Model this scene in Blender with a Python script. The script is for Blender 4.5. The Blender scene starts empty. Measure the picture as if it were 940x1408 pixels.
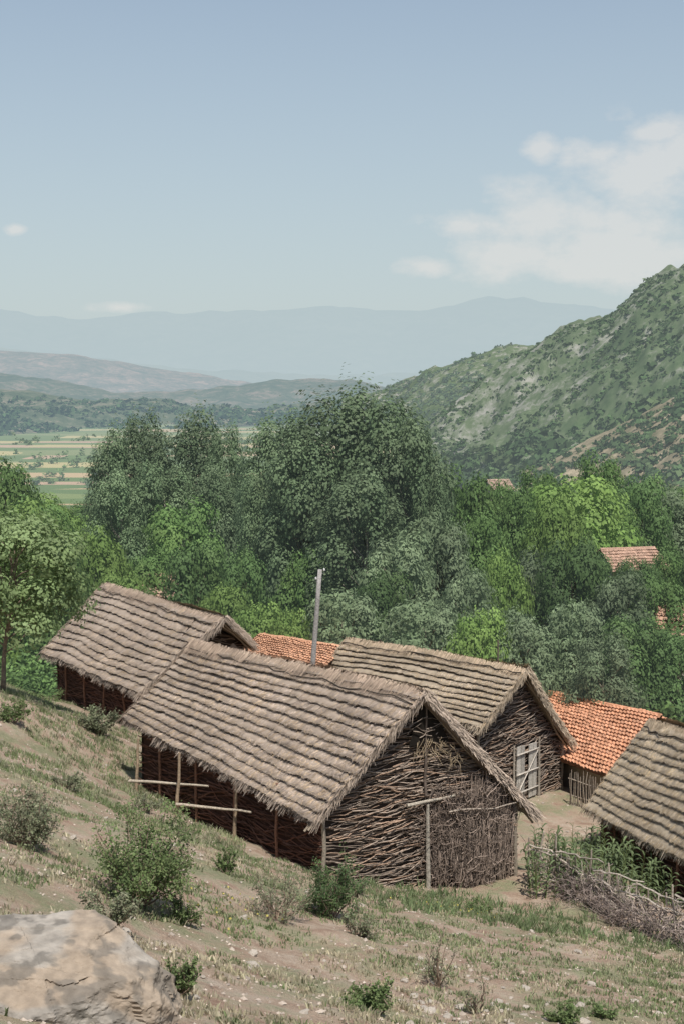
import bpy, math, random, numpy as np
import bmesh
from mathutils import Vector, noise as mn
random.seed(5)
rng=np.random.default_rng(7)
F=1955.6; PT=math.radians(5.1)
A=np.array
def P(u,v,d):
    a=(u-470)/F; b=(704-v)/F
    dy=b*math.sin(PT)+math.cos(PT); dz=b*math.cos(PT)-math.sin(PT)
    t=d/dy
    return A([a*t,d,dz*t])
def U(a,b,n=None): return rng.uniform(a,b,n)
# ---------------- noise
def _h(ix,iy,seed):
    s=np.sin(ix*127.1+iy*311.7+seed*74.7)*43758.5453
    return s-np.floor(s)
def vnoise(x,y,seed=0):
    x=np.asarray(x,float); y=np.asarray(y,float)
    ix=np.floor(x); iy=np.floor(y); fx=x-ix; fy=y-iy
    fx=fx*fx*(3-2*fx); fy=fy*fy*(3-2*fy)
    a=_h(ix,iy,seed);b=_h(ix+1,iy,seed);c=_h(ix,iy+1,seed);d=_h(ix+1,iy+1,seed)
    return (a*(1-fx)+b*fx)*(1-fy)+(c*(1-fx)+d*fx)*fy
def fbm(x,y,o=5,seed=0):
    s=0;am=.5;t=0
    for k in range(o):
        s=s+am*vnoise(x*2**k,y*2**k,seed+k*3.1); t+=am; am*=.5
    return s/t
def sstep(a,b,x):
    t=np.clip((x-a)/(b-a),0,1); return t*t*(3-2*t)
# ---------------- mesh builder
class MB:
    def __init__(s): s.v=[];s.f=[];s.c=[];s.m=[];s.n=0
    def add(s,v,f,c,mat=0):
        v=np.asarray(v,float).reshape(-1,3); f=np.asarray(f,int)
        c=np.asarray(c,float)
        if c.ndim==1: c=np.tile(c,(len(v),1))
        s.v.append(v);s.c.append(c);s.f.append(f+s.n);s.m.append(np.full(len(f),mat));s.n+=len(v)
    def mesh(s,name,mats,origin=(0,0,0),smooth=False):
        me=bpy.data.meshes.new(name)
        v=np.concatenate(s.v)-np.asarray(origin,float); c=np.concatenate(s.c)
        me.vertices.add(len(v)); me.vertices.foreach_set("co",v.astype(np.float32).ravel())
        loops=np.concatenate([f.ravel() for f in s.f])
        tot=np.concatenate([np.full(len(f),f.shape[1]) for f in s.f])
        start=np.concatenate([[0],np.cumsum(tot)[:-1]])
        me.loops.add(len(loops)); me.loops.foreach_set("vertex_index",loops.astype(np.int32))
        me.polygons.add(len(tot)); me.polygons.foreach_set("loop_start",start.astype(np.int32))
        me.polygons.foreach_set("material_index",np.concatenate(s.m).astype(np.int32))
        me.polygons.foreach_set("use_smooth",np.full(len(tot),smooth))
        ca=me.color_attributes.new(name="Col",type='FLOAT_COLOR',domain='POINT')
        rgba=np.ones((len(v),4),np.float32); rgba[:,:3]=np.clip(c,0,1)
        ca.data.foreach_set("color",rgba.ravel())
        for m in mats: me.materials.append(m)
        me.update(calc_edges=True)
        return me
COL=bpy.context.scene.collection
def thing(name,label,cat,loc=(0,0,0),group=None,data=None,kind=None):
    o=bpy.data.objects.new(name,data); o.location=tuple(loc); COL.objects.link(o)
    if kind=="structure": o["kind"]=kind; 
    else:
        o["label"]=label;o["category"]=cat
        if kind:o["kind"]=kind
    if group:o["group"]=group
    return o
def part(name,parent,me,label=None):
    o=bpy.data.objects.new(name,me); COL.objects.link(o); o.parent=parent
    if label:o["label"]=label
    return o
def partmb(name,parent,mb,mats,smooth=False,label=None):
    return part(name,parent,mb.mesh(name,mats,parent.location,smooth),label)
def nrm(v):
    v=np.asarray(v,float); return v/np.maximum(np.linalg.norm(v,axis=-1,keepdims=True),1e-9)
def tube(mb,pts,r,sides=5,col=(.2,.16,.12),cap=True,mat=0):
    pts=np.asarray(pts,float); n=len(pts)
    r=np.broadcast_to(np.asarray(r,float),(n,))
    t=nrm(np.gradient(pts,axis=0))
    ref=A([0,0,1.]) if abs(t[:,2]).mean()<.8 else A([1.,0,0])
    a=nrm(np.cross(t,ref)); b=np.cross(t,a)
    an=np.arange(sides)*2*math.pi/sides
    ring=pts[:,None,:]+r[:,None,None]*(np.cos(an)[None,:,None]*a[:,None,:]+np.sin(an)[None,:,None]*b[:,None,:])
    v=ring.reshape(-1,3)
    i=np.arange(n-1)[:,None]*sides; j=np.arange(sides)[None,:]; j2=(j+1)%sides
    f=np.stack([i+j,i+j2,i+sides+j2,i+sides+j],-1).reshape(-1,4)
    mb.add(v,f,col,mat)
    if cap:
        mb.f.append(A([list(range(sides))[::-1],[ (n-1)*sides+k for k in range(sides)]])+mb.n-len(v)); mb.m.append(np.full(2,mat))
def leaves(mb,c,nor,size,col,asp=.6,mat=0):
    n=len(c); nor=nrm(nor)
    r=nrm(rng.normal(size=(n,3))); a=nrm(np.cross(nor,r)); b=np.cross(nor,a)
    s=np.broadcast_to(np.asarray(size,float),(n,))[:,None]
    v=np.stack([c-a*s*.5,c+b*s*asp*.5,c+a*s*.5,c-b*s*asp*.5],1).reshape(-1,3)
    mb.add(v,np.arange(4*n).reshape(n,4),np.repeat(col,4,axis=0),mat)
# ---------------- materials
def newmat(name):
    m=bpy.data.materials.new(name); m.use_nodes=True; nt=m.node_tree
    for n in list(nt.nodes): nt.nodes.remove(n)
    return m,nt,nt.nodes,nt.links
HAZE=(.43,.52,.545)
def finish(nt,sh,haze=0,hcol=HAZE):
    N=nt.nodes;L=nt.links
    out=N.new("ShaderNodeOutputMaterial")
    if haze>0:
        e=N.new("ShaderNodeEmission"); e.inputs[0].default_value=(*hcol,1)
        mx=N.new("ShaderNodeMixShader"); mx.inputs[0].default_value=haze
        L.new(sh,mx.inputs[1]);L.new(e.outputs[0],mx.inputs[2]); sh=mx.outputs[0]
    L.new(sh,out.inputs[0])
def vcmat(name,rough=.85,nscale=6,namt=.35,bump=.0,trans=0,haze=0,hcol=HAZE,spec=.2,orand=0):
    m,nt,N,L=newmat(name)
    at=N.new("ShaderNodeAttribute"); at.attribute_name="Col"
    tc=N.new("ShaderNodeTexCoord")
    nz=N.new("ShaderNodeTexNoise"); nz.inputs["Scale"].default_value=nscale; nz.inputs["Detail"].default_value=4
    L.new(tc.outputs["Object"],nz.inputs["Vector"])
    mr=N.new("ShaderNodeMapRange"); mr.inputs[1].default_value=.25;mr.inputs[2].default_value=.75
    mr.inputs[3].default_value=1-namt; mr.inputs[4].default_value=1+namt
    L.new(nz.outputs[0],mr.inputs[0])
    vm=N.new("ShaderNodeVectorMath"); vm.operation='SCALE'
    L.new(at.outputs["Color"],vm.inputs[0])
    if orand:
        oi=N.new("ShaderNodeObjectInfo"); m2=N.new("ShaderNodeMapRange"); m2.inputs[3].default_value=1-orand; m2.inputs[4].default_value=1+orand
        L.new(oi.outputs["Random"],m2.inputs[0]); mm=N.new("ShaderNodeMath"); mm.operation='MULTIPLY'
        L.new(m2.outputs[0],mm.inputs[0]); L.new(mr.outputs[0],mm.inputs[1]); L.new(mm.outputs[0],vm.inputs["Scale"])
    else: L.new(mr.outputs[0],vm.inputs["Scale"])
    p=N.new("ShaderNodeBsdfPrincipled"); p.inputs["Roughness"].default_value=rough
    p.inputs["Specular IOR Level"].default_value=spec
    L.new(vm.outputs[0],p.inputs["Base Color"])
    if bump>0:
        b=N.new("ShaderNodeBump"); b.inputs["Strength"].default_value=bump; b.inputs["Distance"].default_value=.03
        L.new(nz.outputs[0],b.inputs["Height"]); L.new(b.outputs[0],p.inputs["Normal"])
    sh=p.outputs[0]
    if trans>0:
        t=N.new("ShaderNodeBsdfTranslucent"); L.new(vm.outputs[0],t.inputs[0])
        mx=N.new("ShaderNodeMixShader"); mx.inputs[0].default_value=trans
        L.new(sh,mx.inputs[1]);L.new(t.outputs[0],mx.inputs[2]); sh=mx.outputs[0]
    finish(nt,sh,haze,hcol); return m
M_THATCH=vcmat("thatch",.9,3,.2)
M_WOOD=vcmat("weathered_wood",.85,18,.35,.4)
M_LEAF=vcmat("foliage",.65,1.2,.15,0,.36,.03,HAZE,.2,.27)
M_LEAFN=vcmat("foliage_near",.65,1.5,.2,0,.35,0,HAZE,.2)
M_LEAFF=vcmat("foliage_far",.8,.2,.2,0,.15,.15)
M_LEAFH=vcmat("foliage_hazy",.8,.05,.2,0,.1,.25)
M_BARK=vcmat("bark",.9,10,.35,.5)
M_GRASS=vcmat("grass_blades",.8,.8,.3,0,.2)
M_STONE=vcmat("stone",.9,9,.25,.5)
M_TILE=vcmat("clay_tile",.85,7,.3,.2)
M_PLASTER=vcmat("plaster",.9,3,.15,.1)
M_DARK=vcmat("dark_interior",1,3,.2)
# ---------------- ground height
GC=[P(*t) for t in [(470,1408,17),(0,1408,11.5),(940,1408,22),(250,1408,14),(700,1408,19),(300,1300,22),(0,1250,17),
 (700,1300,27),(940,1300,31.5),(150,1200,23),(0,1150,24),(100,1100,32),(0,1050,33),(0,950,44),(100,1000,42),
 (243,1118,38),(175,1085,41),(60,960,52),(185,1005,50),(450,1208,34),(585,1232,34.5),(728,1215,36.5),
 (780,1098,47),(840,1108,47),(850,1205,38),(340,1160,36)]]
GC+=[A(t,dtype=float) for t in [(0,60,-15),(-10,60,-13.5),(12,60,-15.5),(-25,50,-8.5),(-22,30,-4.5),(-15,10,-1.5),(0,0,-1.8),
 (0,5,-3.8),(5,10,-6.5),(15,20,-11.5),(20,35,-15),(22,50,-16),(15,5,-8),(-8,0,-.5),(0,-5,.5),(-22,60,-10.5),(22,60,-16.5),(10,40,-14.4)]]
GC=A(GC)
def tps(r2): return np.where(r2>1e-9,.5*r2*np.log(np.maximum(r2,1e-9)),0)
_n=len(GC); D2=((GC[:,None,:2]-GC[None,:,:2])**2).sum(-1)
K=tps(D2)+np.eye(_n)*4.0
Pm=np.c_[np.ones(_n),GC[:,:2]]
M=np.block([[K,Pm],[Pm.T,np.zeros((3,3))]])
W=np.linalg.solve(M,np.r_[GC[:,2],0,0,0])
def gz(x,y,micro=True):
    x=np.asarray(x,float);y=np.asarray(y,float); sh=x.shape
    x=x.ravel();y=y.ravel()
    xc=np.clip(x,-24,24); yc=np.clip(y,-5,62)
    z=np.zeros(len(x))
    for i in range(0,len(x),20000):
        q=slice(i,i+20000)
        d2=(xc[q,None]-GC[None,:,0])**2+(yc[q,None]-GC[None,:,1])**2
        z[q]=tps(d2)@W[:_n]+W[_n]+W[_n+1]*xc[q]+W[_n+2]*yc[q]
    z=z+np.clip(-x-24,0,60)*.25-np.clip(x-24,0,60)*.05
    zf=np.interp(y,[50,75,120,200,350,600,900,3000,40000],[-14.5,-17,-20.5,-27,-37,-50,-60,-62,-62])+np.clip(-x-12,0,50)*.12*(1-sstep(90,300,y))
    w=sstep(52,74,y); z=z*(1-w)+zf*w
    if micro:
        near=1-sstep(60,100,y)
        z=z+near*((fbm(x*.7,y*.7,4,3)-.5)*.34+(fbm(x*3,y*3,3,9)-.5)*.13)+sstep(80,300,y)*(fbm(x*.01,y*.01,3,4)-.5)*3
    return z.reshape(sh)
def g1(x,y): return float(gz(A([x]),A([y]),True)[0])
def grid_faces(nr,nc):
    i=np.arange(nr-1)[:,None]*nc; j=np.arange(nc-1)[None,:]
    return np.stack([i+j,i+j+1,i+nc+j+1,i+nc+j],-1).reshape(-1,4)
def posnode(N,L,scale=(1,1,1)):
    g=N.new("ShaderNodeNewGeometry"); mp=N.new("ShaderNodeMapping"); mp.inputs["Scale"].default_value=scale
    L.new(g.outputs["Position"],mp.inputs[0]); return g,mp
def ramp(N,stops):
    r=N.new("ShaderNodeValToRGB"); e=r.color_ramp.elements
    e[0].position=stops[0][0];e[0].color=(*stops[0][1],1)
    e[1].position=stops[-1][0];e[1].color=(*stops[-1][1],1)
    for p,c in stops[1:-1]:
        k=e.new(p);k.color=(*c,1)
    return r
def mixc(N,L,f,a,b):
    m=N.new("ShaderNodeMix"); m.data_type='RGBA'
    if isinstance(f,(int,float)): m.inputs[0].default_value=f
    else: L.new(f,m.inputs[0])
    for s,x in ((6,a),(7,b)):
        if isinstance(x,tuple): m.inputs[s].default_value=(*x,1)
        else: L.new(x,m.inputs[s])
    return m.outputs[2]
def noise(N,L,vec,scale,det=5,rough=.55):
    n=N.new("ShaderNodeTexNoise"); n.inputs["Scale"].default_value=scale;n.inputs["Detail"].default_value=det;n.inputs["Roughness"].default_value=rough
    L.new(vec,n.inputs["Vector"]); return n.outputs[0]
def maprange(N,L,x,a,b,c=0,d=1):
    m=N.new("ShaderNodeMapRange"); m.inputs[1].default_value=a;m.inputs[2].default_value=b;m.inputs[3].default_value=c;m.inputs[4].default_value=d
    L.new(x,m.inputs[0]); return m.outputs[0]
def mathn(N,L,op,a,b=None):
    m=N.new("ShaderNodeMath"); m.operation=op
    for i,x in enumerate((a,b)):
        if x is None: continue
        if isinstance(x,(int,float)): m.inputs[i].default_value=x
        else: L.new(x,m.inputs[i])
    return m.outputs[0]
def ground_mat():
    m,nt,N,L=newmat("dry_hillside_soil")
    g,mp=posnode(N,L)
    v=mp.outputs[0]
    n1=noise(N,L,v,.45,6); n2=noise(N,L,v,2.2,6,.65); n3=noise(N,L,v,14,5,.7); n4=noise(N,L,v,60,3,.7)
    soil=ramp(N,[(.3,(.30,.20,.145)),(.5,(.42,.32,.24)),(.7,(.52,.43,.345))]); L.new(n2,soil.inputs[0])
    gr=ramp(N,[(.3,(.16,.185,.09)),(.55,(.255,.26,.15)),(.75,(.37,.345,.235))]); L.new(n3,gr.inputs[0])
    s=mathn(N,L,'ADD',mathn(N,L,'MULTIPLY',n1,.6),mathn(N,L,'MULTIPLY',n2,.4))
    f=maprange(N,L,s,.48,.58,0,.85)
    near=mixc(N,L,f,soil.outputs[0],gr.outputs[0])
    mul=N.new("ShaderNodeMix"); mul.data_type='RGBA'; mul.blend_type='MULTIPLY'; mul.inputs[0].default_value=1
    L.new(near,mul.inputs[6]); rr=ramp(N,[(.3,(.62,.62,.62)),(.6,(1.1,1.1,1.1))]); L.new(n4,rr.inputs[0]); L.new(rr.outputs[0],mul.inputs[7])
    near=mul.outputs[2]
    g2,mp2=posnode(N,L,(.007,.018,0))
    vo=N.new("ShaderNodeTexVoronoi"); vo.inputs["Scale"].default_value=1; vo.inputs["Randomness"].default_value=.75
    vo.distance='CHEBYCHEV'
    L.new(mp2.outputs[0],vo.inputs["Vector"])
    sep=N.new("ShaderNodeSeparateColor"); L.new(vo.outputs["Color"],sep.inputs[0])
    fr=ramp(N,[(0,(.12,.17,.07)),(.25,(.17,.21,.09)),(.38,(.38,.33,.17)),(.5,(.11,.16,.07)),(.66,(.40,.30,.18)),(.76,(.18,.21,.10)),(.92,(.38,.27,.19))])
    fr.color_ramp.interpolation='CONSTANT'; L.new(sep.outputs[0],fr.inputs[0])
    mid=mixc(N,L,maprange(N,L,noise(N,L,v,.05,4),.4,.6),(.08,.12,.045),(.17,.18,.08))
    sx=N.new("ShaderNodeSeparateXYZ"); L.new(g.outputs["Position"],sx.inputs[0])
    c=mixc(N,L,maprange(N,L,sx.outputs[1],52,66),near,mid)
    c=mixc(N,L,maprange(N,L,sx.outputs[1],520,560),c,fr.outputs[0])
    p=N.new("ShaderNodeBsdfPrincipled"); p.inputs["Roughness"].default_value=.95; p.inputs["Specular IOR Level"].default_value=.1
    L.new(c,p.inputs["Base Color"])
    b=N.new("ShaderNodeBump"); b.inputs["Strength"].default_value=.9; b.inputs["Distance"].default_value=.07
    L.new(mathn(N,L,'ADD',n3,mathn(N,L,'MULTIPLY',n4,.4)),b.inputs["Height"]); L.new(b.outputs[0],p.inputs["Normal"])
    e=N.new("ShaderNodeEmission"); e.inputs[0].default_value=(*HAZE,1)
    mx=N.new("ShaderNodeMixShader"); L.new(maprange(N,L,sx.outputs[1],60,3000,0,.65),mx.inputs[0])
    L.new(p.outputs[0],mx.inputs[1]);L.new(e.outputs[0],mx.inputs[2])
    finish(nt,mx.outputs[0]); return m
xs=np.r_[-np.geomspace(24,30000,40)[::-1],np.arange(-23.7,23.8,.3),np.geomspace(24,30000,40)]
ys=np.r_[np.arange(-6,62,.3),np.geomspace(62,45000,90)]
X,Y=np.meshgrid(xs,ys)
mb=MB(); mb.add(np.stack([X,Y,gz(X,Y)],-1),grid_faces(len(ys),len(xs)),(.3,.25,.2))
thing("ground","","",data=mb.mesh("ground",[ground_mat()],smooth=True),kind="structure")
# ---------------- hills
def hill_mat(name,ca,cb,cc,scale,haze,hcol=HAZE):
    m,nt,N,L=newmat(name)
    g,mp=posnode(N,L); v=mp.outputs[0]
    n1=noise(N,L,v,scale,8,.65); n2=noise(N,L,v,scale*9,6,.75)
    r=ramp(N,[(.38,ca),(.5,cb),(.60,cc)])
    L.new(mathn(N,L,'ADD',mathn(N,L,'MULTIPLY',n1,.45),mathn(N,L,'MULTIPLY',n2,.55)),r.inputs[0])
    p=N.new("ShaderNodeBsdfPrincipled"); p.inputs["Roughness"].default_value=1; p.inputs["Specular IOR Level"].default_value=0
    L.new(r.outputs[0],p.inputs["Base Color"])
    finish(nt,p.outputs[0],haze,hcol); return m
def sheet(name,cols,nc,nr,amp,mat,seed,nscale,smooth=True,bulge=0):
    cols=A(cols,dtype=float); u=np.linspace(cols[0,0],cols[-1,0],nc)
    vb,db,vc,dc=[np.interp(u,cols[:,0],cols[:,k]) for k in (1,2,3,4)]
    base=A([P(*t) for t in zip(u,vb,db)]); cr=A([P(*t) for t in zip(u,vc,dc)])
    rows=[]
    for k in range(nr+12):
        if k<nr:
            t=k/(nr-1); p=base*(1-t)+cr*t; p=p.copy()
            p[:,2]+=bulge*math.sin(math.pi*t)*(cr[:,2]-base[:,2])
            e=.25+.75*math.sin(math.pi*min(t,.86))if t>0 else .2
        else:
            q=(k-nr+1)/12; dr=cr-base; p=cr.copy(); p[:,:2]+=dr[:,:2]*q*.8; p[:,2]-=(np.abs(dr[:,2])+20)*q*q*1.0; e=.4
        p[:,2]+=amp*e*((1-np.abs(2*fbm(p[:,0]*nscale,p[:,1]*nscale,6,seed)-1))-.75+.6*(fbm(p[:,0]*nscale*4,p[:,1]*nscale*4,4,seed+5)-.5))
        rows.append(p)
    V=A(rows); mb=MB(); mb.add(V,grid_faces(V.shape[0],V.shape[1]),(.2,.2,.2))
    o=thing(name,"","",data=mb.mesh(name,[mat],smooth=smooth),kind="structure")
    return V
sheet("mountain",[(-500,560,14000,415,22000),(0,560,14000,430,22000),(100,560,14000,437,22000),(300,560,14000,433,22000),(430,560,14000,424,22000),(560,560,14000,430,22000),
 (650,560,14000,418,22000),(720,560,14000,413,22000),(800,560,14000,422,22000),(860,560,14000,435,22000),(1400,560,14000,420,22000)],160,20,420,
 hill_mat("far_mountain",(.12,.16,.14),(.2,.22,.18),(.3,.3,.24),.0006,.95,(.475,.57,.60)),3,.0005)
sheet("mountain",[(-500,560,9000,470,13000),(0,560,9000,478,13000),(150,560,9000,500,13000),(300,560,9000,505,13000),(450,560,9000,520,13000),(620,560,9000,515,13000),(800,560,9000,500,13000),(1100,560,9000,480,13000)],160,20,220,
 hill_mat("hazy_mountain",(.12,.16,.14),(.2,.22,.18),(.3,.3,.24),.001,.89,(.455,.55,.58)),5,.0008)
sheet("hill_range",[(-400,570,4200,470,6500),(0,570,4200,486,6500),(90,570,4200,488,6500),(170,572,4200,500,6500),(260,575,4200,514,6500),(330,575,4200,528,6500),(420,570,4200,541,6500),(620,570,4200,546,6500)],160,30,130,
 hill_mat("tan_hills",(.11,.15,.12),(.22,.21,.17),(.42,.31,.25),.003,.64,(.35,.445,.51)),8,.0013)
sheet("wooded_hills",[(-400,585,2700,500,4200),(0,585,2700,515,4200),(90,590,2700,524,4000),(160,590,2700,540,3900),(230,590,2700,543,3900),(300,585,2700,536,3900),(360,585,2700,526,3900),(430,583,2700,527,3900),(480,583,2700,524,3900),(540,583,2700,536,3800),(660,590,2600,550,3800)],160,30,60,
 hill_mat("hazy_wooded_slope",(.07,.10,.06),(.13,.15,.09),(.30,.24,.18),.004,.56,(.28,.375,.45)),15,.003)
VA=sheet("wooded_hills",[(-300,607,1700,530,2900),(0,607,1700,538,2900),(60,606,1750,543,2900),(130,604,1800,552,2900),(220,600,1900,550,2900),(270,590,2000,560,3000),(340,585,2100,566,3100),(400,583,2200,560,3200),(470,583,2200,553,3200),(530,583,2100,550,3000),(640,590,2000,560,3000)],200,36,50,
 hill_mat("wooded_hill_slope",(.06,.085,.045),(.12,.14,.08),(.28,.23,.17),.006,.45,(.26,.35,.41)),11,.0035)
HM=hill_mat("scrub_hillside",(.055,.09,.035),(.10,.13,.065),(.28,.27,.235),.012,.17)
VR0=sheet("scrub_hill",[(470,600,1500,552,1900),(520,610,1400,541,1850),(560,625,1300,527,1800),(600,630,1200,505,1700),(640,640,1100,490,1650),(700,640,1000,478,1600),(760,640,1000,474,1550),(850,640,1000,470,1500)],120,40,46,HM,21,.006)
VR=sheet("scrub_hill",[(575,650,720,600,900),(620,660,600,560,1000),(660,670,540,520,1020),(720,690,440,485,1000),(790,705,380,452,950),(840,715,350,428,900),(880,715,330,402,850),(940,720,310,368,800),(1200,720,300,270,750),(1500,720,300,200,700)],220,70,36,HM,31,.011,bulge=.03)
HB=hill_mat("brown_spur_slope",(.115,.115,.07),(.22,.19,.13),(.38,.32,.225),.03,.11)
VS=sheet("scrub_hill",[(690,690,300,660,340),(770,700,260,628,330),(850,710,230,588,320),(940,715,210,545,300),(1200,715,200,470,290)],110,40,7,HB,41,.03)
def scrub(name,label,V,count,size,leaf,mat,cols,rowlim=(0,1),nl=30,nthr=.45,nsc=.01):
    mb=MB(); nr,nc=V.shape[:2]; nr-=12
    i=rng.integers(int(nr*rowlim[0]),int(nr*rowlim[1])-1,count*3); j=rng.integers(0,nc-1,count*3)
    a=U(0,1,count*3)[:,None]; b=U(0,1,count*3)[:,None]
    p=(V[i,j]*(1-a)+V[i+1,j]*a)*(1-b)+(V[i,j+1]*(1-a)+V[i+1,j+1]*a)*b
    keep=fbm(p[:,0]*nsc,p[:,1]*nsc,4,77)+U(-.14,.14,len(p))>nthr
    p=p[keep][:count]
    m=len(p); s=U(size[0],size[1],m)*(.6+.7*U(0,1,m)**2)
    d=nrm(rng.normal(size=(m,nl,3))); d[...,2]=np.abs(d[...,2])*.7
    c=p[:,None,:]+d*s[:,None,None]*.5*U(.6,1.1,(m,nl,1))
    base=A(cols)[rng.integers(0,len(cols),m)]*U(.7,1.3,(m,1))
    col=base[:,None,:]*U(.7,1.3,(m,nl,1))
    leaves(mb,c.reshape(-1,3),(d+rng.normal(size=d.shape)*.4+A([0,0,.3])).reshape(-1,3),np.repeat(s*leaf,nl),col.reshape(-1,3),.8)
    return thing(name,label,"scrub",data=mb.mesh(name,[mat]),kind="stuff")
GR=[(.055,.095,.035),(.065,.11,.042),(.048,.085,.033),(.08,.115,.047)]
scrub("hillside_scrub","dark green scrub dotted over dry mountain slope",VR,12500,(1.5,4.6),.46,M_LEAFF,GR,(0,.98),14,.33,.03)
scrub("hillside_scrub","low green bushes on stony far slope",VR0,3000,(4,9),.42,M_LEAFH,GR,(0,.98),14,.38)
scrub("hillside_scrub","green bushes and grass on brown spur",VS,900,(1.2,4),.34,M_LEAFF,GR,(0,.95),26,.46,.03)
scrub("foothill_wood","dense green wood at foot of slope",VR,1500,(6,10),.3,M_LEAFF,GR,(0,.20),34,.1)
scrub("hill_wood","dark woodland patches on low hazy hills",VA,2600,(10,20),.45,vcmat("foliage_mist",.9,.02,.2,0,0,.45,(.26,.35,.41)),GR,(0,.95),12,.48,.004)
# ---------------- trees
def make_tree(H,Wd,ncl,nleaf,leaf,cb,cols,seed,shape='round',clr=(.13,.2),trunk_r=.2,barkc=(.22,.19,.15),up=0,asp=.6,spread=.35):
    global rng
    rng=np.random.default_rng(seed)
    cr=MB(); tr=MB()
    C=[];R=[]
    for i in range(ncl):
        t=(i+U(0,1))/ncl
        z=cb*H+(H*(1-cb))*t*.93
        if shape=='round': prof=math.sqrt(max(0,1-(2*t-.85)**2/1.35**2))*.5
        else: prof=.5*min(1,1.12*math.sqrt(max(0.02,1-abs((t-.36)/.70)**2.3)))
        rad=max(0,prof*Wd-Wd*.08)*U(spread,1)**.5
        an=i*2.399+U(-.6,.6)
        C.append([rad*math.cos(an),rad*math.sin(an),z]); R.append(Wd*U(*clr))
    C=A(C);R=A(R)
    nz=9; zz=np.linspace(0,H*.8,nz)
    wob=np.c_[np.cumsum(U(-.02,.02,nz))*H*.3,np.cumsum(U(-.02,.02,nz))*H*.3]; wob-=wob[0]
    tp=np.c_[wob,zz]; tube(tr,tp,np.linspace(trunk_r,trunk_r*.15,nz),8,barkc)
    for i in rng.permutation(ncl)[:min(ncl,26)]:
        z0=max(cb*H*.6,C[i,2]-U(.15,.3)*H); b=A([np.interp(z0,zz,tp[:,0]),np.interp(z0,zz,tp[:,1]),z0])
        t=np.linspace(0,1,5)[:,None]; q=b+(C[i]-b)*t; q[:,2]+=np.sin(t[:,0]*math.pi)*.05*H*.3; q[1:4]+=rng.normal(size=(3,3))*.012*H
        tube(tr,q,np.linspace(trunk_r*.38,trunk_r*.07,5),5,barkc,False)
    w=R**2; cnt=(nleaf*w/w.sum()).astype(int)
    for i in range(ncl):
        n=cnt[i]; d=nrm(rng.normal(size=(n,3))); d[:,2]=np.where(U(0,1,n)<.6,np.abs(d[:,2]),d[:,2])
        rr=U(0,1,(n,1))**(1/4.5)*(1+.05*rng.normal(size=(n,1)))
        st=A([1,1,1.0+up]) if shape!='round' else A([1,1,.8])
        lump=1+.22*np.sin(d[:,:1]*5+i)*np.sin(d[:,1:2]*5+2*i)*np.sin(d[:,2:]*6+3*i)*2
        p=C[i]+d*rr*lump*R[i]*st
        k=max(4,n//30); tw=C[i]+nrm(rng.normal(size=(k,3)))*R[i]*st*U(.7,1.1,(k,1)); a=rng.integers(0,k,n)
        mixm=U(0,1,(n,1))<.22
        p=np.where(mixm,tw[a]+rng.normal(size=(n,3))*R[i]*.12,p)
        base=A(cols[rng.integers(0,len(cols))])*U(.85,1.18)
        lum=U(.86,1.14,(n,1))
        ax=A([0,0,C[i,2]*.8]); od=nrm(p-ax)
        leaves(cr,p,od*.3+(p-C[i])/R[i]*1.2+rng.normal(size=(n,3))*.2+A([0,-.05,.35]),U(.7,1.3,n)*leaf,base*lum,asp)
    return tr,cr
POPC=[(.145,.205,.105),(.13,.19,.095),(.165,.225,.12)]
GRC=[(.135,.225,.07),(.155,.245,.075),(.115,.195,.06)]
DKC=[(.095,.16,.055),(.11,.175,.06)]
WIL=[(.18,.235,.13),(.16,.215,.115),(.20,.26,.145)]
BRT=[(.17,.27,.07),(.195,.295,.08)]
SPEC={
 'poplar1':(dict(H=15,Wd=8,ncl=70,nleaf=27000,leaf=.23,cb=.06,cols=POPC,seed=101,shape='dome',clr=(.11,.20),up=.25,barkc=(.35,.32,.27),spread=.3,asp=.8),"tall silver green poplar tree beyond the barns"),
 'poplar2':(dict(H=15,Wd=9,ncl=75,nleaf=30000,leaf=.23,cb=.06,cols=POPC,seed=102,shape='dome',clr=(.10,.19),up=.25,barkc=(.35,.32,.27),spread=.3,asp=.8),"broad poplar tree with fluttering grey green leaves"),
 'round1':(dict(H=9,Wd=8,ncl=44,nleaf=17000,leaf=.23,cb=.12,cols=GRC,seed=103,clr=(.12,.21),asp=.8),"leafy green broadleaf tree in the village"),
 'round2':(dict(H=9,Wd=8,ncl=40,nleaf=16000,leaf=.23,cb=.1,cols=DKC,seed=104,clr=(.12,.22),asp=.8),"dark green broadleaf tree in the village"),
 'willow':(dict(H=8,Wd=7,ncl=50,nleaf=17000,leaf=.28,cb=.05,cols=WIL,seed=105,clr=(.11,.20),asp=.4),"pale grey green willow tree behind thatched roofs"),
 'bright':(dict(H=7,Wd=8,ncl=40,nleaf=15000,leaf=.24,cb=.08,cols=BRT,seed=106,clr=(.12,.21),asp=.75),"bright green fruit tree in the valley garden"),
}
TM={}
for k,(a,l) in SPEC.items():
    t,c=make_tree(**a); TM[k]=(t.mesh("trunk",[M_BARK],smooth=True),c.mesh("crown",[M_LEAF]),a['H'],a['Wd'],l)
rng=np.random.default_rng(77)
def place_tree(kind,x,y,ztop,width,rot=None,group="trees of the wooded valley"):
    tr,cr,H,Wd,l=TM[kind]
    zb=g1(x,y)-.15
    e=thing("tree",l,"tree",(x,y,zb),group)
    h=max(2,ztop-zb)
    e.scale=(width/Wd,width/Wd,h/H); e.rotation_euler=(0,0,U(0,6.28) if rot is None else rot)
    part("trunk",e,tr); part("crown",e,cr)
def TT(kind,u,v,d,wpx):
    p=P(u,v,d); place_tree(kind,p[0],p[1],p[2],wpx*d/F)
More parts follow.
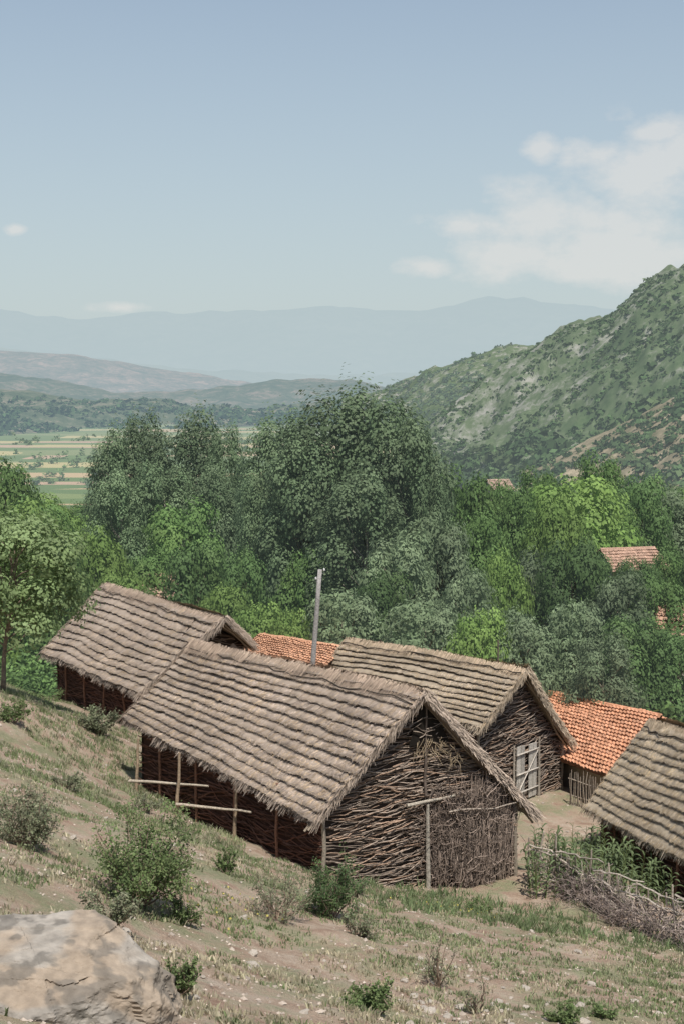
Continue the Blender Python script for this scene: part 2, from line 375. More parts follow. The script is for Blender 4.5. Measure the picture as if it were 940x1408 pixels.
for t in [('poplar2',385,578,80,140),('poplar1',462,540,77,190),('poplar2',522,550,76,180),('poplar1',572,586,74,130),('poplar2',420,610,75,150),('poplar1',500,650,71,150),('poplar2',360,650,78,80),('poplar2',590,650,73,70),
 ('poplar1',160,596,102,90),('poplar2',196,574,104,100),('poplar1',264,572,102,120),('poplar2',310,590,99,70),('poplar2',225,640,98,120),('poplar1',165,650,96,90),('poplar1',290,645,96,90),
 ('round1',250,697,86,140),('round2',275,748,70,125),('bright',355,840,62,110),('bright',310,815,66,110),('round1',205,765,78,110),
 ('round1',8,640,98,120),('round1',50,695,84,150),('bright',128,740,76,130),('bright',20,705,74,150),('round1',80,765,68,110),('bright',170,800,70,120),('round2',330,760,68,90),
 ('willow',545,738,66,150),('willow',600,716,72,140),('round1',640,655,88,120),('willow',470,815,60,150),('willow',580,830,58,160),('round2',525,790,62,110),('willow',640,790,60,120),
 ('round1',705,678,90,110),('bright',765,695,86,110),('round1',660,710,80,110),('bright',692,772,63,90),('willow',735,765,66,110),
 ('round2',785,745,63,130),('willow',850,790,61,130),('round1',905,800,62,120),('willow',790,830,57,120),('round2',870,850,56,130),('round2',930,870,57,130),('willow',720,845,56,120),('bright',660,850,56,110),('willow',830,880,54,120),
 ('round2',960,765,66,90),('round1',825,632,140,90),('round2',880,655,130,100),('round1',845,690,120,90),('round1',930,690,140,100),('round2',790,655,150,90),('round1',740,650,170,80),('round1',690,668,150,70),
 ('bright',400,850,60,80),('round1',430,760,72,120),('round1',918,758,92,70),('round2',822,765,85,70),('round1',200,812,70,60),('round2',885,772,88,70),('round1',858,774,88,50)]:
    TT(*t)
for i in range(75):
    y=U(110,330); u=U(560,1010)
    x=(u-470)/F*y; h=U(7,13); z=g1(x,y)+h
    place_tree(['round1','round2','round1','bright','willow','poplar1'][rng.integers(0,6)],x,y,z,U(.65,1.0)*h)
for i in range(26):
    y=U(115,260); u=U(-60,330); x=(u-470)/F*y; h=U(6,9)
    place_tree(['round1','round2','bright'][rng.integers(0,3)],x,y,g1(x,y)+h,U(.8,1.1)*h)
def bushes_stuff(name,label,pts,size,leaf,nl,cols,mat):
    mb=MB()
    for p in pts:
        s=U(*size); d=nrm(rng.normal(size=(nl,3))); d[:,2]=np.abs(d[:,2])
        k=nl//20+2; tw=nrm(rng.normal(size=(k,3)))*s*U(.4,1,(k,1)); tw[:,2]=np.abs(tw[:,2])
        c=p+tw[rng.integers(0,k,nl)]+rng.normal(size=(nl,3))*s*.2
        col=A(cols[rng.integers(0,len(cols))])*U(.75,1.25)*U(.8,1.2,(nl,1))
        leaves(mb,c,d*.5+rng.normal(size=(nl,3))*.4+A([0,0,.6]),U(.7,1.3,nl)*leaf,col)
    return thing(name,label,"undergrowth",data=mb.mesh(name,[mat]),kind="stuff")
pts=[]
for i in range(420):
    y=U(54,120); x=U(-.30,.30)*y
    if y<60 and x<0: continue
    pts.append([x,y,g1(x,y)])
bushes_stuff("undergrowth","tangled green undergrowth beneath the valley trees",pts,(1.3,2.6),.24,300,GRC+DKC+DKC,M_LEAF)
pts=[]
for i in range(190):
    y=U(600,1700); u=U(-60,420); x=(u-470)/F*y
    if vnoise(x*.012,y*.006,5)<.42: continue
    pts.append([x,y,g1(x,y)])
bushes_stuff("hedgerow","distant hedgerow trees between valley fields",pts,(3,7),2.2,60,DKC,M_LEAFH)
# ---------------- thatch
TH=(.435,.355,.285)
def thatch(mb,ea,eb,ra,rb,C,dens=60,col=TH,seed=1,thick=.088,strw=.025):
    ea,eb,ra,rb=[np.asarray(q,float) for q in (ea,eb,ra,rb)]
    col=A(col)
    n=nrm(np.cross(eb-ea,ra-ea)); n=n if n[2]>0 else -n
    dn=nrm((ea+eb)-(ra+rb)); al=nrm(eb-ea); SL=np.linalg.norm((ea+eb-ra-rb)/2); EL=(np.linalg.norm(eb-ea)+np.linalg.norm(rb-ra))/2
    def S(s,t,h):
        s=np.asarray(s,float)[...,None];t=np.asarray(t,float)[...,None]
        p=(ea*(1-s)+eb*s)*(1-t)+(ra*(1-s)+rb*s)*t
        hh=np.asarray(h,float)+((vnoise(s[...,0]*EL*.45,t[...,0]*2,seed)-.5)*.17+(vnoise(s[...,0]*EL*2,t[...,0]*8,seed+2)-.5)*.04)
        return p+n*np.asarray(hh)[...,None]
    ns=int(EL/.1)+2; s=np.linspace(0,1,ns)
    def wv(k,s):
        s=np.asarray(s); o=np.zeros_like(s)
        if k<=0: return (vnoise(s*EL*2,o,seed)-.5)*.3/C
        return ((vnoise(s*EL*.4,o+k*.3,seed)-.5)*.5+(vnoise(s*EL*1.4+k*3.7,o+k*5.3,seed)-.5)*.22+(vnoise(s*EL*9+k*3.7,o+k*5.3,seed+4)-.5)*.24)/C
    for k in range(C):
        t0=k/C+wv(k,s); t1=(k+1)/C+(wv(k+1,s) if k<C-1 else 0)
        tv=(.6+.75*vnoise(s*EL*1.1+k*5.1,0*s+k*2.7,seed+8))
        rows=[S(s,t0,thick*tv),S(s,(t0*.5+t1*.5),thick*.6+0*s),S(s,t1,thick*.1+0*s)]
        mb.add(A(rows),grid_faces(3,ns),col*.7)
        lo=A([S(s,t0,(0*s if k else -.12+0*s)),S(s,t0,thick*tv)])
        mb.add(lo,grid_faces(2,ns),col*.16)  # butt face coloured dark to deepen the shade under each course
        N=int(EL*dens)
        ss=U(-.006,1.006,N); tr=k/C+wv(k,ss)+U(-.02,1.04,N)/C; tr=np.minimum(tr,1.01)
        L=U(.25,.5,N); tipmin=k/C+wv(k,ss)-U(-.04,.05,N)/SL
        tt=np.maximum(tr-L/SL,tipmin); fr=np.clip((tr-k/C)*C,0,1)
        tv2=(.6+.75*vnoise(ss*EL*1.1+k*5.1,0*ss+k*2.7,seed+8))
        hr=thick*tv2*(1-.88*fr)+.012
        ht=thick*tv2*(1-.88*np.clip((tt-k/C)*C,0,1))+U(.0,.028,N)
        a=S(ss,tr,hr); b=S(np.clip(ss+U(-.05,.05,N)/EL*2,-.02,1.02),tt,ht)
        wd=U(.5,1.3,N)[:,None]*strw*.5
        v=np.stack([a-al*wd,a+al*wd,b+al*wd*.45,b-al*wd*.45],1).reshape(-1,3)
        patch=.80+.4*vnoise(ss*EL*.7,tr*5,seed+12)
        lum=U(.65,1.35,(N,1))*patch[:,None]; tint=col*lum*np.where(U(0,1,(N,1))<.25,A([[1.15,1.05,.85]]),A([[1,1,1.02]]))
        dk=(.5+.5*np.clip((tt-tipmin)*SL/.08,0,1))[:,None]  # tips darkened in colour so course edges read as shadow bands
        rk=(.62+.38*np.clip((1-fr)/.2,0,1))[:,None]  # roots darkened too, painted shade beneath the course above
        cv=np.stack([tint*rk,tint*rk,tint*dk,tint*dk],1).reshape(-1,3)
        mb.add(v,np.arange(4*N).reshape(N,4),cv)
    for e in (0.,1.):
        tt=np.linspace(0,1,40); q=A([S(np.full(40,e),tt,np.full(40,-.12)),S(np.full(40,e),tt,np.full(40,thick*.7))])
        mb.add(q,grid_faces(2,40),col*.5)
        N=int(SL*110); t=U(0,1,N); a=S(np.full(N,e),t,U(-.1,.12,N)); sgn=-1 if e==0 else 1
        b=a+dn*U(.1,.4,N)[:,None]+al*sgn*U(0,.14,N)[:,None]+n*U(-.14,.03,N)[:,None]
        wd=U(.008,.018,N)[:,None]; v=np.stack([a-n*wd,a+n*wd,b+n*wd*.4,b-n*wd*.4],1).reshape(-1,3)
        mb.add(v,np.arange(4*N).reshape(N,4),np.repeat(col*U(.5,1.4,(N,1)),4,axis=0))
    g=np.linspace(0,1,12); q=A([S(g,np.full(12,t),np.full(12,-.12)) for t in np.linspace(0,1,8)])
    mb.add(q,grid_faces(8,12),col*.4)
    N=int(EL*120); ss=U(0,1,N); a=S(ss,U(.0,.03,N),U(-.12,.08,N)); b=a+dn*U(.06,.22,N)[:,None]*(.5+vnoise(ss*EL*3,0*ss,seed))[:,None]+A([0,0,-1])*U(0,.08,N)[:,None]+al*U(-.03,.03,N)[:,None]
    wd=U(.008,.017,N)[:,None]; v=np.stack([a-al*wd,a+al*wd,b+al*wd*.4,b-al*wd*.4],1).reshape(-1,3)
    mb.add(v,np.arange(4*N).reshape(N,4),np.repeat(col*U(.4,1.3,(N,1)),4,axis=0))
    N=int(EL*150); ss=U(0,1,N); a=S(ss,U(.97,1.02,N),U(.02,.06,N)+.09*vnoise(ss*EL*1.3,0*ss,seed+3)); b=a+dn*U(.2,.5,N)[:,None]+n*U(-.05,.015,N)[:,None]+al*U(-.07,.07,N)[:,None]
    wd=U(.008,.018,N)[:,None]; v=np.stack([a-al*wd,a+al*wd,b+al*wd*.4,b-al*wd*.4],1).reshape(-1,3)
    mb.add(v,np.arange(4*N).reshape(N,4),np.repeat(col*A([1.05,1.0,.95])*U(.55,1.25,(N,1)),4,axis=0))
    return S
STK=(.25,.20,.16)
def stick(mb,a,b,r,amp=.03,seg=7,col=STK,var=.45,sides=4):
    a=np.asarray(a,float);b=np.asarray(b,float)
    t=np.linspace(0,1,seg)[:,None]
    off=np.cumsum(rng.normal(size=(seg,3))*amp*.5,axis=0); off-=off[0]*(1-t)+off[-1]*t
    tube(mb,a*(1-t)+b*t+off,np.linspace(r,r*.6,seg),sides,A(col)*U(1-var,1+var),True)
def wattle(mb,BL,BR,top,zb,rowh=.07,rad=(.010,.020),col=STK,out=(0,-1,0),lenr=(.6,1.9)):
    BL=np.asarray(BL,float);BR=np.asarray(BR,float); Wd=np.linalg.norm((BR-BL)[:2]); out=np.asarray(out,float)
    zmin=float(zb(A([0,.5,1])).min()); zmax=float(top(np.linspace(0,1,21)).max())
    z=zmin
    while z<zmax:
        s=U(-.02,.1)
        while s<1:
            l=U(*lenr)/Wd; e=min(1.01,s+l)
            tl=rng.normal()*.16
            seg=max(4,int((e-s)*Wd/.17)); q=np.linspace(s,e,seg)
            zz=z+U(-.03,.03)+tl*(q-(s+e)/2)*Wd+np.cumsum(rng.normal(size=seg))*.02+.06*np.sin(q*Wd*1.1+z*.8)
            tp=top(np.clip(q,0,1)); bt=zb(q)
            ok=(zz<tp-.03)&(zz>bt-.1)
            if ok.sum()>=3:
                i=np.where(ok)[0]; i=np.arange(i[0],i[-1]+1); q2=q[i];z2=np.minimum(zz[i],tp[i])
                o=np.sin(q2*Wd/.28*math.pi/2+U(0,6))*.045+U(.0,.08)
                pts=np.c_[BL[0]+(BR[0]-BL[0])*q2,BL[1]+(BR[1]-BL[1])*q2,z2]+out*o[:,None]
                r=U(*rad); tube(mb,pts,np.linspace(r,r*.6,len(pts)),4,A(col)*U(.5,1.5)*(A([1.1,.95,.85]) if U(0,1)<.3 else 1),False)
            s=e-U(.0,.25)/Wd
        z+=rowh*U(.6,1.2)
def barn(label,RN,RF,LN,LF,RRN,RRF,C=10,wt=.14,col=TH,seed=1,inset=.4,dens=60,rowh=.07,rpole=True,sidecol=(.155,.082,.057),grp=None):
    RN,RF,LN,LF,RRN,RRF=[np.asarray(q,float) for q in (RN,RF,LN,LF,RRN,RRF)]
    o=(RN+RF)/2; o=A([o[0],o[1],g1(o[0],o[1])])
    e=thing("thatched_barn",label,"barn",o,grp)
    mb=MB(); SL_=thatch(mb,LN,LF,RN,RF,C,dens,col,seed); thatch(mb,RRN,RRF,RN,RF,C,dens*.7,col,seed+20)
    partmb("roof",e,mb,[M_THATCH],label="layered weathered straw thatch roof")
    if rpole:
        mb=MB(); s=np.linspace(0,1,26); tube(mb,SL_(s,.90+.012*rng.normal(size=26),.09+0*s+U(0,.02,26)),.018,5,(.06,.05,.04))
        partmb("ridge_pole",e,mb,[M_WOOD])
    rd=nrm(RF-RN)
    def corner(ev,rg,f): return ev+(rg-ev)*wt+rd*f*inset
    c={'ln':corner(LN,RN,1),'rn':corner(RRN,RN,1),'lf':corner(LF,RF,-1),'rf':corner(RRF,RF,-1)}
    apn=RN+rd*inset; apf=RF-rd*inset
    w=MB(); wood=(.27,.23,.18)
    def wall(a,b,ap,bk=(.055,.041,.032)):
        gs=np.linspace(0,1,9); gv=gz(a[0]+(b[0]-a[0])*gs,a[1]+(b[1]-a[1])*gs)-.02
        zb=lambda s:np.interp(s,gs,gv)
        if ap is None: top=lambda s:np.interp(s,[0,1],[a[2]-.12,b[2]-.12])
        else: top=lambda s:np.interp(s,[0,.5,1],[a[2]-.14,ap[2]-.14,b[2]-.14])
        d=nrm(A([b[0]-a[0],b[1]-a[1],0])); out=A([d[1],-d[0],0]); cen=(RN+RF)/2
        if np.dot(out,((a+b)/2-cen))<0: out=-out
        q=[0,.25,.5,.75,1]; lo=[];hi=[]
        for s in q:
            x,y=a[0]+(b[0]-a[0])*s,a[1]+(b[1]-a[1])*s; lo.append(A([x,y,zb(s)-.3])-out*.05);hi.append(A([x,y,top(s)])-out*.05)
        w.add(A([lo,hi]),grid_faces(2,5),bk,1)
        return zb,top,out
    zb,top,out=wall(c['ln'],c['rn'],apn); G=(c['ln'],c['rn'],zb,top,out)
    wattle(w,c['ln'],c['rn'],top,zb,rowh,col=STK,out=out)
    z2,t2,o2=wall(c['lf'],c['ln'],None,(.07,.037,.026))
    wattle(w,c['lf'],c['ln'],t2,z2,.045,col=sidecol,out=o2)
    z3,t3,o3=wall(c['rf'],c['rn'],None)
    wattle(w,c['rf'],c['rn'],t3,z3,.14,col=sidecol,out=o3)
    z4,t4,o4=wall(c['lf'],c['rf'],apf)
    wattle(w,c['lf'],c['rf'],t4,z4,.16,col=sidecol,out=o4)
    partmb("wall",e,w,[M_WOOD,M_DARK],label="woven brown wattle branches")
    def post(x,y,zt,r=.06,cl=wood,lean=0):
        m=MB(); zb_=g1(x,y)-.2; t=np.linspace(0,1,6)[:,None]
        pts=A([x+lean,y,zb_])*(1-t)+A([x,y,zt])*t; pts[1:-1,:2]+=rng.normal(size=(4,2))*.015
        tube(m,pts,np.linspace(r,r*.8,6),8,cl); partmb("post",e,m,[M_WOOD])
    for k in ('ln','rn'):
        post(c[k][0]+out[0]*.08,c[k][1]+out[1]*.08,c[k][2]-.05)
    for s in (.2,.42,.64,.86):
        p=c['ln']*(1-s)+c['lf']*s+o2*.09; post(p[0],p[1],p[2]-.1,.045,(.24,.13,.085))
    for (a,b) in ((LN,RN),(RRN,RN)):
        m=MB(); dd=nrm(b-a)
        for off in (0.,.14):
            stick(m,a-dd*.12+rd*(.1+off)+A([0,0,-.18-off*.4]),b+dd*.15+rd*(.1+off)+A([0,0,-.16-off*.4]),.032,.05,9,(.30,.25,.19),.1,6)
        partmb("rafter",e,m,[M_WOOD])
    return e,G,c
def gp(G,s,z,o=0): 
    a,b,zb,top,out=G; return A([a[0]+(b[0]-a[0])*s,a[1]+(b[1]-a[1])*s,z])+out*o
e1,G1,c1=barn("long thatched barn with woven wattle gable facing out",P(585,950,35),P(268,884,42),P(432,1128,33.6),P(172,990,41.2),P(738,1118,37),P(455,1010,45),C=14,seed=3,dens=115,grp="thatched wattle barns",rowh=.034,inset=.3)
out=G1[4]; zb=G1[2]; 
m=MB(); stick(m,gp(G1,.40,-10.55,.2),gp(G1,.65,-10.5,.2),.05,.01,6,(.36,.32,.26),.05,8); partmb("lintel",e1,m,[M_WOOD])
m=MB(); stick(m,gp(G1,.51,zb(.51)-.2,.2),gp(G1,.51,-10.6,.17),.07,.02,6,(.33,.30,.25),.05,8); partmb("post",e1,m,[M_WOOD])
m=MB(); stick(m,gp(G1,.505,-10.4,.14),gp(G1,.50,-7.95,.17),.04,.04,7,(.14,.11,.09),.05,7); partmb("post",e1,m,[M_WOOD])
m=MB(); stick(m,gp(G1,.60,-10.85,.36),gp(G1,.98,-10.95,.28),.026,.06,7,(.33,.28,.23),.05,6); partmb("lintel",e1,m,[M_WOOD])
m=MB()
def bulge(s): return .08+.22*max(0,math.sin(math.pi*min(1,max(0,(s-.52)/.46))))
for i in range(420):
    s=U(.54,.97); z0=zb(s)+U(-.05,.6); z1=-10.3+U(-1.0,.4)-abs(s-.72)*1.6; s1=s+U(-.09,.09)
    stick(m,gp(G1,s,z0,bulge(s)+U(-.08,.1)),gp(G1,s1,max(z1,z0+.5),bulge(s1)*.7+U(-.06,.08)),U(.008,.017),.10,6,(.205,.16,.13),.5,3)
for i in range(340):
    s=U(.50,.90); z0=zb(s)+U(.2,2.6); 
    stick(m,gp(G1,s,z0,bulge(s)+U(-.04,.12)),gp(G1,s+U(-.14,.14),z0+U(-.5,.6),bulge(s)+U(-.04,.14)),U(.007,.016),.13,7,(.21,.165,.135),.55,3)
partmb("door",e1,m,[M_WOOD],label="bulging door panel of tangled dark brushwood twigs")
m=MB()
q=A([gp(G1,.41,-9.05,.17),gp(G1,.62,-9.05,.17),gp(G1,.53,-8.05,.17),gp(G1,.475,-8.05,.17)]); m.add(q,[[0,1,2,3]],(.015,.012,.009),1)  # near-black panel over the wattle, painting the shade inside the gap
for i in range(60):
    s=U(.42,.68); z=-9.0+U(-.3,.12)-max(0,s-.58)*4; stick(m,gp(G1,s,z,U(.14,.24)),gp(G1,s+U(-.06,.06),z-U(.05,.4),U(.19,.3)),.008,.03,4,(.38,.30,.2),.35,3)
for i in range(12):
    z=U(-9.1,-8.3); s=U(.40,.56); stick(m,gp(G1,s,z,U(.18,.22)),gp(G1,s+U(.05,.14),z+U(-.3,.3),U(.18,.24)),U(.008,.016),.06,5,STK,.5,3)
partmb("loft_opening",e1,m,[M_WOOD,M_DARK],label="dark loft gap with loose twigs and straw")
e2,G2,c2=barn("weathered thatched barn with sagging roof on slope",P(308,851,50),P(146,803,58.5),P(193,957,48.5),P(58,897,55.5),P(352,887,53),P(240,860,60),C=12,seed=13,dens=80,grp="thatched wattle barns",rowh=.06,inset=.5)
e3,G3,c3=barn("thatched barn with pale plank door in gable",P(722,920,46),P(478,878,53),P(660,1000,44),P(420,960,51),P(788,1022,48.5),P(600,970,57),C=11,seed=23,dens=85,col=(.47,.385,.285),grp="thatched wattle barns",rowh=.045,wt=.1)
def plank_door(e,G,s0,s1,z0,z1):
    dr=MB(); n=5
    for i in range(n):
        a=s0+(s1-s0)*(i+.06)/n;b=s0+(s1-s0)*(i+.94)/n; zt=z1+U(-.04,.04)
        p=[gp(G,a,z0,.15),gp(G,b,z0,.15),gp(G,b,zt,.15),gp(G,a,zt,.15),gp(G,a,z0,.12),gp(G,b,z0,.12),gp(G,b,zt,.12),gp(G,a,zt,.12)]
        if i==2: continue
        dr.add(A(p),[[0,1,2,3],[1,5,6,2],[4,0,3,7],[3,2,6,7]],A((.44,.41,.36))*U(.8,1.15))
    for z in (z0+.3,(z0+z1)/2,z1-.25):
        stick(dr,gp(G,s0-.01,z,.18),gp(G,s1+.01,z,.18),.035,.0,3,(.42,.38,.33),.1,4)
    stick(dr,gp(G,s0,z0+.3,.19),gp(G,s1,z1-.3,.19),.03,.0,3,(.42,.38,.33),.1,4)
    partmb("door",e,dr,[M_WOOD],label="pale grey plank door")
    for s in (s0-.03,s1+.03):
        m=MB(); stick(m,gp(G,s,z0-.2,.14),gp(G,s,z1+.1,.14),.05,.01,5,(.32,.28,.23),.1,6); partmb("door_frame",e,m,[M_WOOD])
zz=float(G3[2](.5))
plank_door(e3,G3,.42,.66,zz+.1,zz+1.95)
e4,G4,c4=barn("straw thatched barn with long low eave",P(1120,1050,32),P(893,990,43),P(945,1185,35.5) + (P(945,1185,35.5)-P(806,1112,41.5))*.5,P(806,1112,41.5),P(1300,1150,36),P(1000,1075,47),C=12,seed=33,dens=100,col=(.50,.415,.305),grp="thatched wattle barns",rowh=.12)
# ---------------- tile roofs
def tile_slope(mb,ea,eb,ra,rb,col=(.50,.21,.125),tw=.2,th=.33):
    ea,eb,ra,rb=[np.asarray(q,float) for q in (ea,eb,ra,rb)]
    n=nrm(np.cross(eb-ea,ra-ea)); n=n if n[2]>0 else -n
    EL=np.linalg.norm(eb-ea); SL=np.linalg.norm(ra-ea); nt=int(EL/tw); nr=int(SL/th); sub=6; ns=nt*sub+1
    s=np.linspace(0,1,ns)[None,:,None]
    for r in range(nr):
        t=A([r/nr,(r+1.02)/nr])[:,None,None]
        p=(ea*(1-s)+eb*s)*(1-t)+(ra*(1-s)+rb*s)*t
        jt=np.repeat(U(-.015,.015,nt+1),sub)[:ns]
        h=.05*np.abs(np.sin(np.linspace(0,nt*math.pi,ns)))[None,:]+A([.05,.0])[:,None]+jt[None,:]+.12*vnoise(np.linspace(0,nt*.2,ns),np.full(ns,r*.25),3)[None,:]
        p=p+n*h[...,None]+nrm(ra-ea)*(np.repeat(U(-.02,.02,nt+1),sub)[:ns])[None,:,None]
        tn=np.repeat(U(.72,1.18,nt+1),sub)[:ns][:,None]; gy=np.repeat(U(0,.5,nt+1)**3,sub)[:ns][:,None]
        cc=tn*(A(col)*(1-gy)+A([.45,.36,.29])*gy); cc=np.clip(np.tile(cc,(2,1)),0,1)
        mb.add(p,grid_faces(2,ns),cc)
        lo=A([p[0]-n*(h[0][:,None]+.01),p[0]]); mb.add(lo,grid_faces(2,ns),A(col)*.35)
def tiled_house(label,RN,RF,LN,LF,RRN,RRF,wall=(.55,.5,.42),col=(.50,.21,.125),windows=True,name="tiled_house",grp=None):
    RN,RF,LN,LF,RRN,RRF=[np.asarray(q,float) for q in (RN,RF,LN,LF,RRN,RRF)]
    o=(LN+LF+RRN+RRF)/4; zb=g1(o[0],o[1]); e=thing(name,label,"house",(o[0],o[1],zb),grp)
    m=MB(); tile_slope(m,LN,LF,RN,RF,col); tile_slope(m,RRN,RRF,RN,RF,col)
    tube(m,A([RN*(1-t)+RF*t+A([0,0,.06]) for t in np.linspace(0,1,10)]),.09,8,A(col)*.95)
    partmb("roof",e,m,[M_TILE],label="orange clay tile roof")
    m=MB()
    cs=[LN*.88+RN*.12,LF*.88+RF*.12,RRF*.88+RF*.12,RRN*.88+RN*.12]; ap={1:RF,3:RN}
    cen=sum(cs)/4
    cs=[cen+(c-cen)*.94 for c in cs]
    for i in range(4):
        a=cs[i];b=cs[(i+1)%4]; z0=zb-1.5
        m.add([[a[0],a[1],z0],[b[0],b[1],z0],[b[0],b[1],b[2]-.1],[a[0],a[1],a[2]-.1]],[[0,1,2,3]],wall)
        if i in ap:
            q=cen+(ap[i]-cen)*.94; m.add([a-A([0,0,.1]),b-A([0,0,.1]),q-A([0,0,.12])],[[0,1,2]],wall)
    partmb("wall",e,m,[M_PLASTER])
    if windows:
        for (i,j) in ((0,1),(3,0)):
            a,b=cs[i],cs[j]; d=nrm(A([b[0]-a[0],b[1]-a[1],0])); nn=A([d[1],-d[0],0]); nn=nn if np.dot(nn,(a+b)/2-cen)>0 else -nn
            for s in (.28,.72):
                p=a*(1-s)+b*s; p=A([p[0],p[1],min(a[2],b[2])-1.4]); m=MB()
                for (w_,h_,o_,c_) in ((.5,.62,.015,(.6,.56,.5)),(.4,.52,.03,(.03,.035,.04))):
                    m.add([p-d*w_-A([0,0,h_])+nn*o_,p+d*w_-A([0,0,h_])+nn*o_,p+d*w_+A([0,0,h_])+nn*o_,p-d*w_+A([0,0,h_])+nn*o_],[[0,1,2,3]],c_)
                partmb("window",e,m,[M_WOOD])
    return e
GH="tile roofed village houses"
tiled_house("long low shed with orange clay tile roof",P(905,986,50),P(748,953,56),P(880,1085,44),P(735,1035,50),P(960,1010,54),P(800,970,61),windows=False,grp=GH,wall=(.4,.33,.25),col=(.56,.28,.165))
tiled_house("low house with orange tile roof between barns",P(475,893,54),P(358,875,60),P(430,935,49),P(320,905,55),P(500,905,58),P(400,885,64),windows=False,grp=GH,col=(.56,.31,.19))
def simple_house(label,u,v,d,L,Wd,rot,**k):
    p=P(u,v,d); c,s=math.cos(rot),math.sin(rot); R=lambda x,y,z:A([p[0]+c*x-s*y,p[1]+s*x+c*y,p[2]+z])
    h=Wd*.26
    tiled_house(label,R(-L/2,0,0),R(L/2,0,0),R(-L/2-.2,-Wd/2,-h),R(L/2+.2,-Wd/2,-h),R(-L/2-.2,Wd/2,-h),R(L/2+.2,Wd/2,-h),grp=GH,**k)
simple_house("village house with weathered pink tile roof among trees",862,755,100,4.2,5,.25,col=(.40,.26,.19),wall=(.38,.33,.28))
simple_house("village house with dull red tile roof among trees",945,838,62,2.6,3.6,-.3,col=(.40,.25,.18),wall=(.5,.46,.4))
simple_house("small stone house with faded tiles in orchard",205,792,78,3,4,.3,col=(.38,.27,.2),wall=(.35,.32,.28))
simple_house("distant cottage with pale red tile roof",684,660,210,3.4,5,.2,col=(.38,.28,.22))
# ---------------- utility pole
p=P(431,902,48); b=A([p[0],p[1],g1(p[0],p[1])-.3]); t=P(440,783,48)
e=thing("utility_pole","slightly leaning grey wooden utility pole with insulators","pole",b)
m=MB(); q=np.linspace(0,1,8)[:,None]; bx=t+(p-t)*( (t[2]-b[2])/(t[2]-p[2])); tube(m,bx*(1-q)+t*q,np.linspace(.115,.075,8),10,(.30,.285,.27)); partmb("shaft",e,m,[M_WOOD],True)
for dz,dx in ((-.15,.14),(-.45,-.14)):
    m=MB(); c=t+A([0,0,dz]); tube(m,[c,c+A([dx*.8,-.02,0]),c+A([dx,-.02,.05]),c+A([dx,-.02,.12])],.015,5,(.1,.1,.1)); tube(m,[c+A([dx,-.02,.10]),c+A([dx,-.02,.13]),c+A([dx,-.02,.17]),c+A([dx,-.02,.2])],[.035,.04,.028,.015],8,(.5,.5,.48)); partmb("insulator",e,m,[M_PLASTER],True)
p=P(684,912,50); e=thing("pole","thin dark stake rising behind thatched roof","pole",(p[0],p[1],g1(p[0],p[1])))
m=MB(); stick(m,(p[0],p[1],g1(p[0],p[1])-.2),P(684,880,50),.05,.02,6,(.12,.1,.08),.1,6); partmb("shaft",e,m,[M_WOOD])
# ---------------- pole rails
A0=P(243,1118,38)
e=thing("pole_railing","rough pole railing beside the barn eave","fence",(A0[0],A0[1],g1(A0[0],A0[1])))
for (u,vt,vb,d) in ((243,1035,1118,37.6),(187,1015,1078,40),(322,1075,1100,36.5)):
    q=P(u,vb,d); m=MB(); stick(m,(q[0],q[1],g1(q[0],q[1])-.2),P(u+4,vt,d),.055,.02,6,(.33,.25,.17),.1,7); partmb("post",e,m,[M_WOOD])
for a,b in ((P(178,1074,38.9),P(287,1081,37.4)),(P(243,1106,37.5),P(346,1117,36))):
    m=MB(); stick(m,a,b,.045,.02,7,(.42,.36,.28),.05,7); partmb("rail",e,m,[M_WOOD])
# ---------------- brushwood fence
fa=P(730,1213,36.3); fb=P(945,1302,31.2)
def fp(s,h,o=0):
    x=fa[0]+(fb[0]-fa[0])*s; y=fa[1]+(fb[1]-fa[1])*s+.35*math.sin(s*5); return A([x,y-o,g1(x,y)+h])
e=thing("brushwood_fence","tangled brown brushwood fence of posts and twigs","fence",fp(.4,0))
for i in range(17):
    s=i/12+U(-.02,.02); m=MB(); stick(m,fp(s,-.2),fp(s+U(-.03,.03),U(1.0,1.6)),.035,.05,6,(.33,.28,.23),.3,6); partmb("post",e,m,[M_WOOD])
for h in (.45,.8,1.1):
    m=MB()
    for k in range(6): stick(m,fp(k*.23-.02,h+U(-.12,.12),.06),fp(k*.23+.27,h+U(-.2,.2),.06),.026,.09,8,(.42,.37,.31),.2,5)
    partmb("rail",e,m,[M_WOOD])
m=MB()
for i in range(260):
    s=U(0,1.3); stick(m,fp(s,U(0,.9),U(-.15,.2)),fp(s+U(-.15,.15),U(.2,1.2),U(-.2,.2)),U(.008,.018),.14,8,(.31,.26,.22),.5,3)
for i in range(620):
    s=U(.2,1.35); a=fp(s,U(0,.4+.3*s),U(-.1,.7)); dd=nrm(A([U(-1,1),U(-.6,.6),U(-.3,.7)]))*U(.3,1.0)
    stick(m,a,a+dd,U(.006,.013),.16,7,(.27,.22,.195),.5,3)
partmb("brush",e,m,[M_WOOD],label="dead brown brush heaped on the fence")
e=thing("stick_fence","short upright stick fence beside the barn","fence",P(800,1092,46.5))
m=MB()
for i in range(26):
    u=782+i*2.6; q=P(u,1092,46.5-i*.05); z=g1(q[0],q[1]); stick(m,(q[0],q[1],z-.1),(q[0]+U(-.05,.05),q[1],z+U(1.0,1.35)),.02,.03,5,(.30,.25,.2),.3,4)
partmb("picket",e,m,[M_WOOD])
m=MB(); q0=P(780,1092,46.6);q1=P(850,1092,45.2); z0=g1(q0[0],q0[1]);z1=g1(q1[0],q1[1])
for h in (.35,.9): stick(m,(q0[0],q0[1]-.05,z0+h),(q1[0],q1[1]-.05,z1+h),.025,.03,7,(.3,.25,.2),.1,5)
partmb("rail",e,m,[M_WOOD])
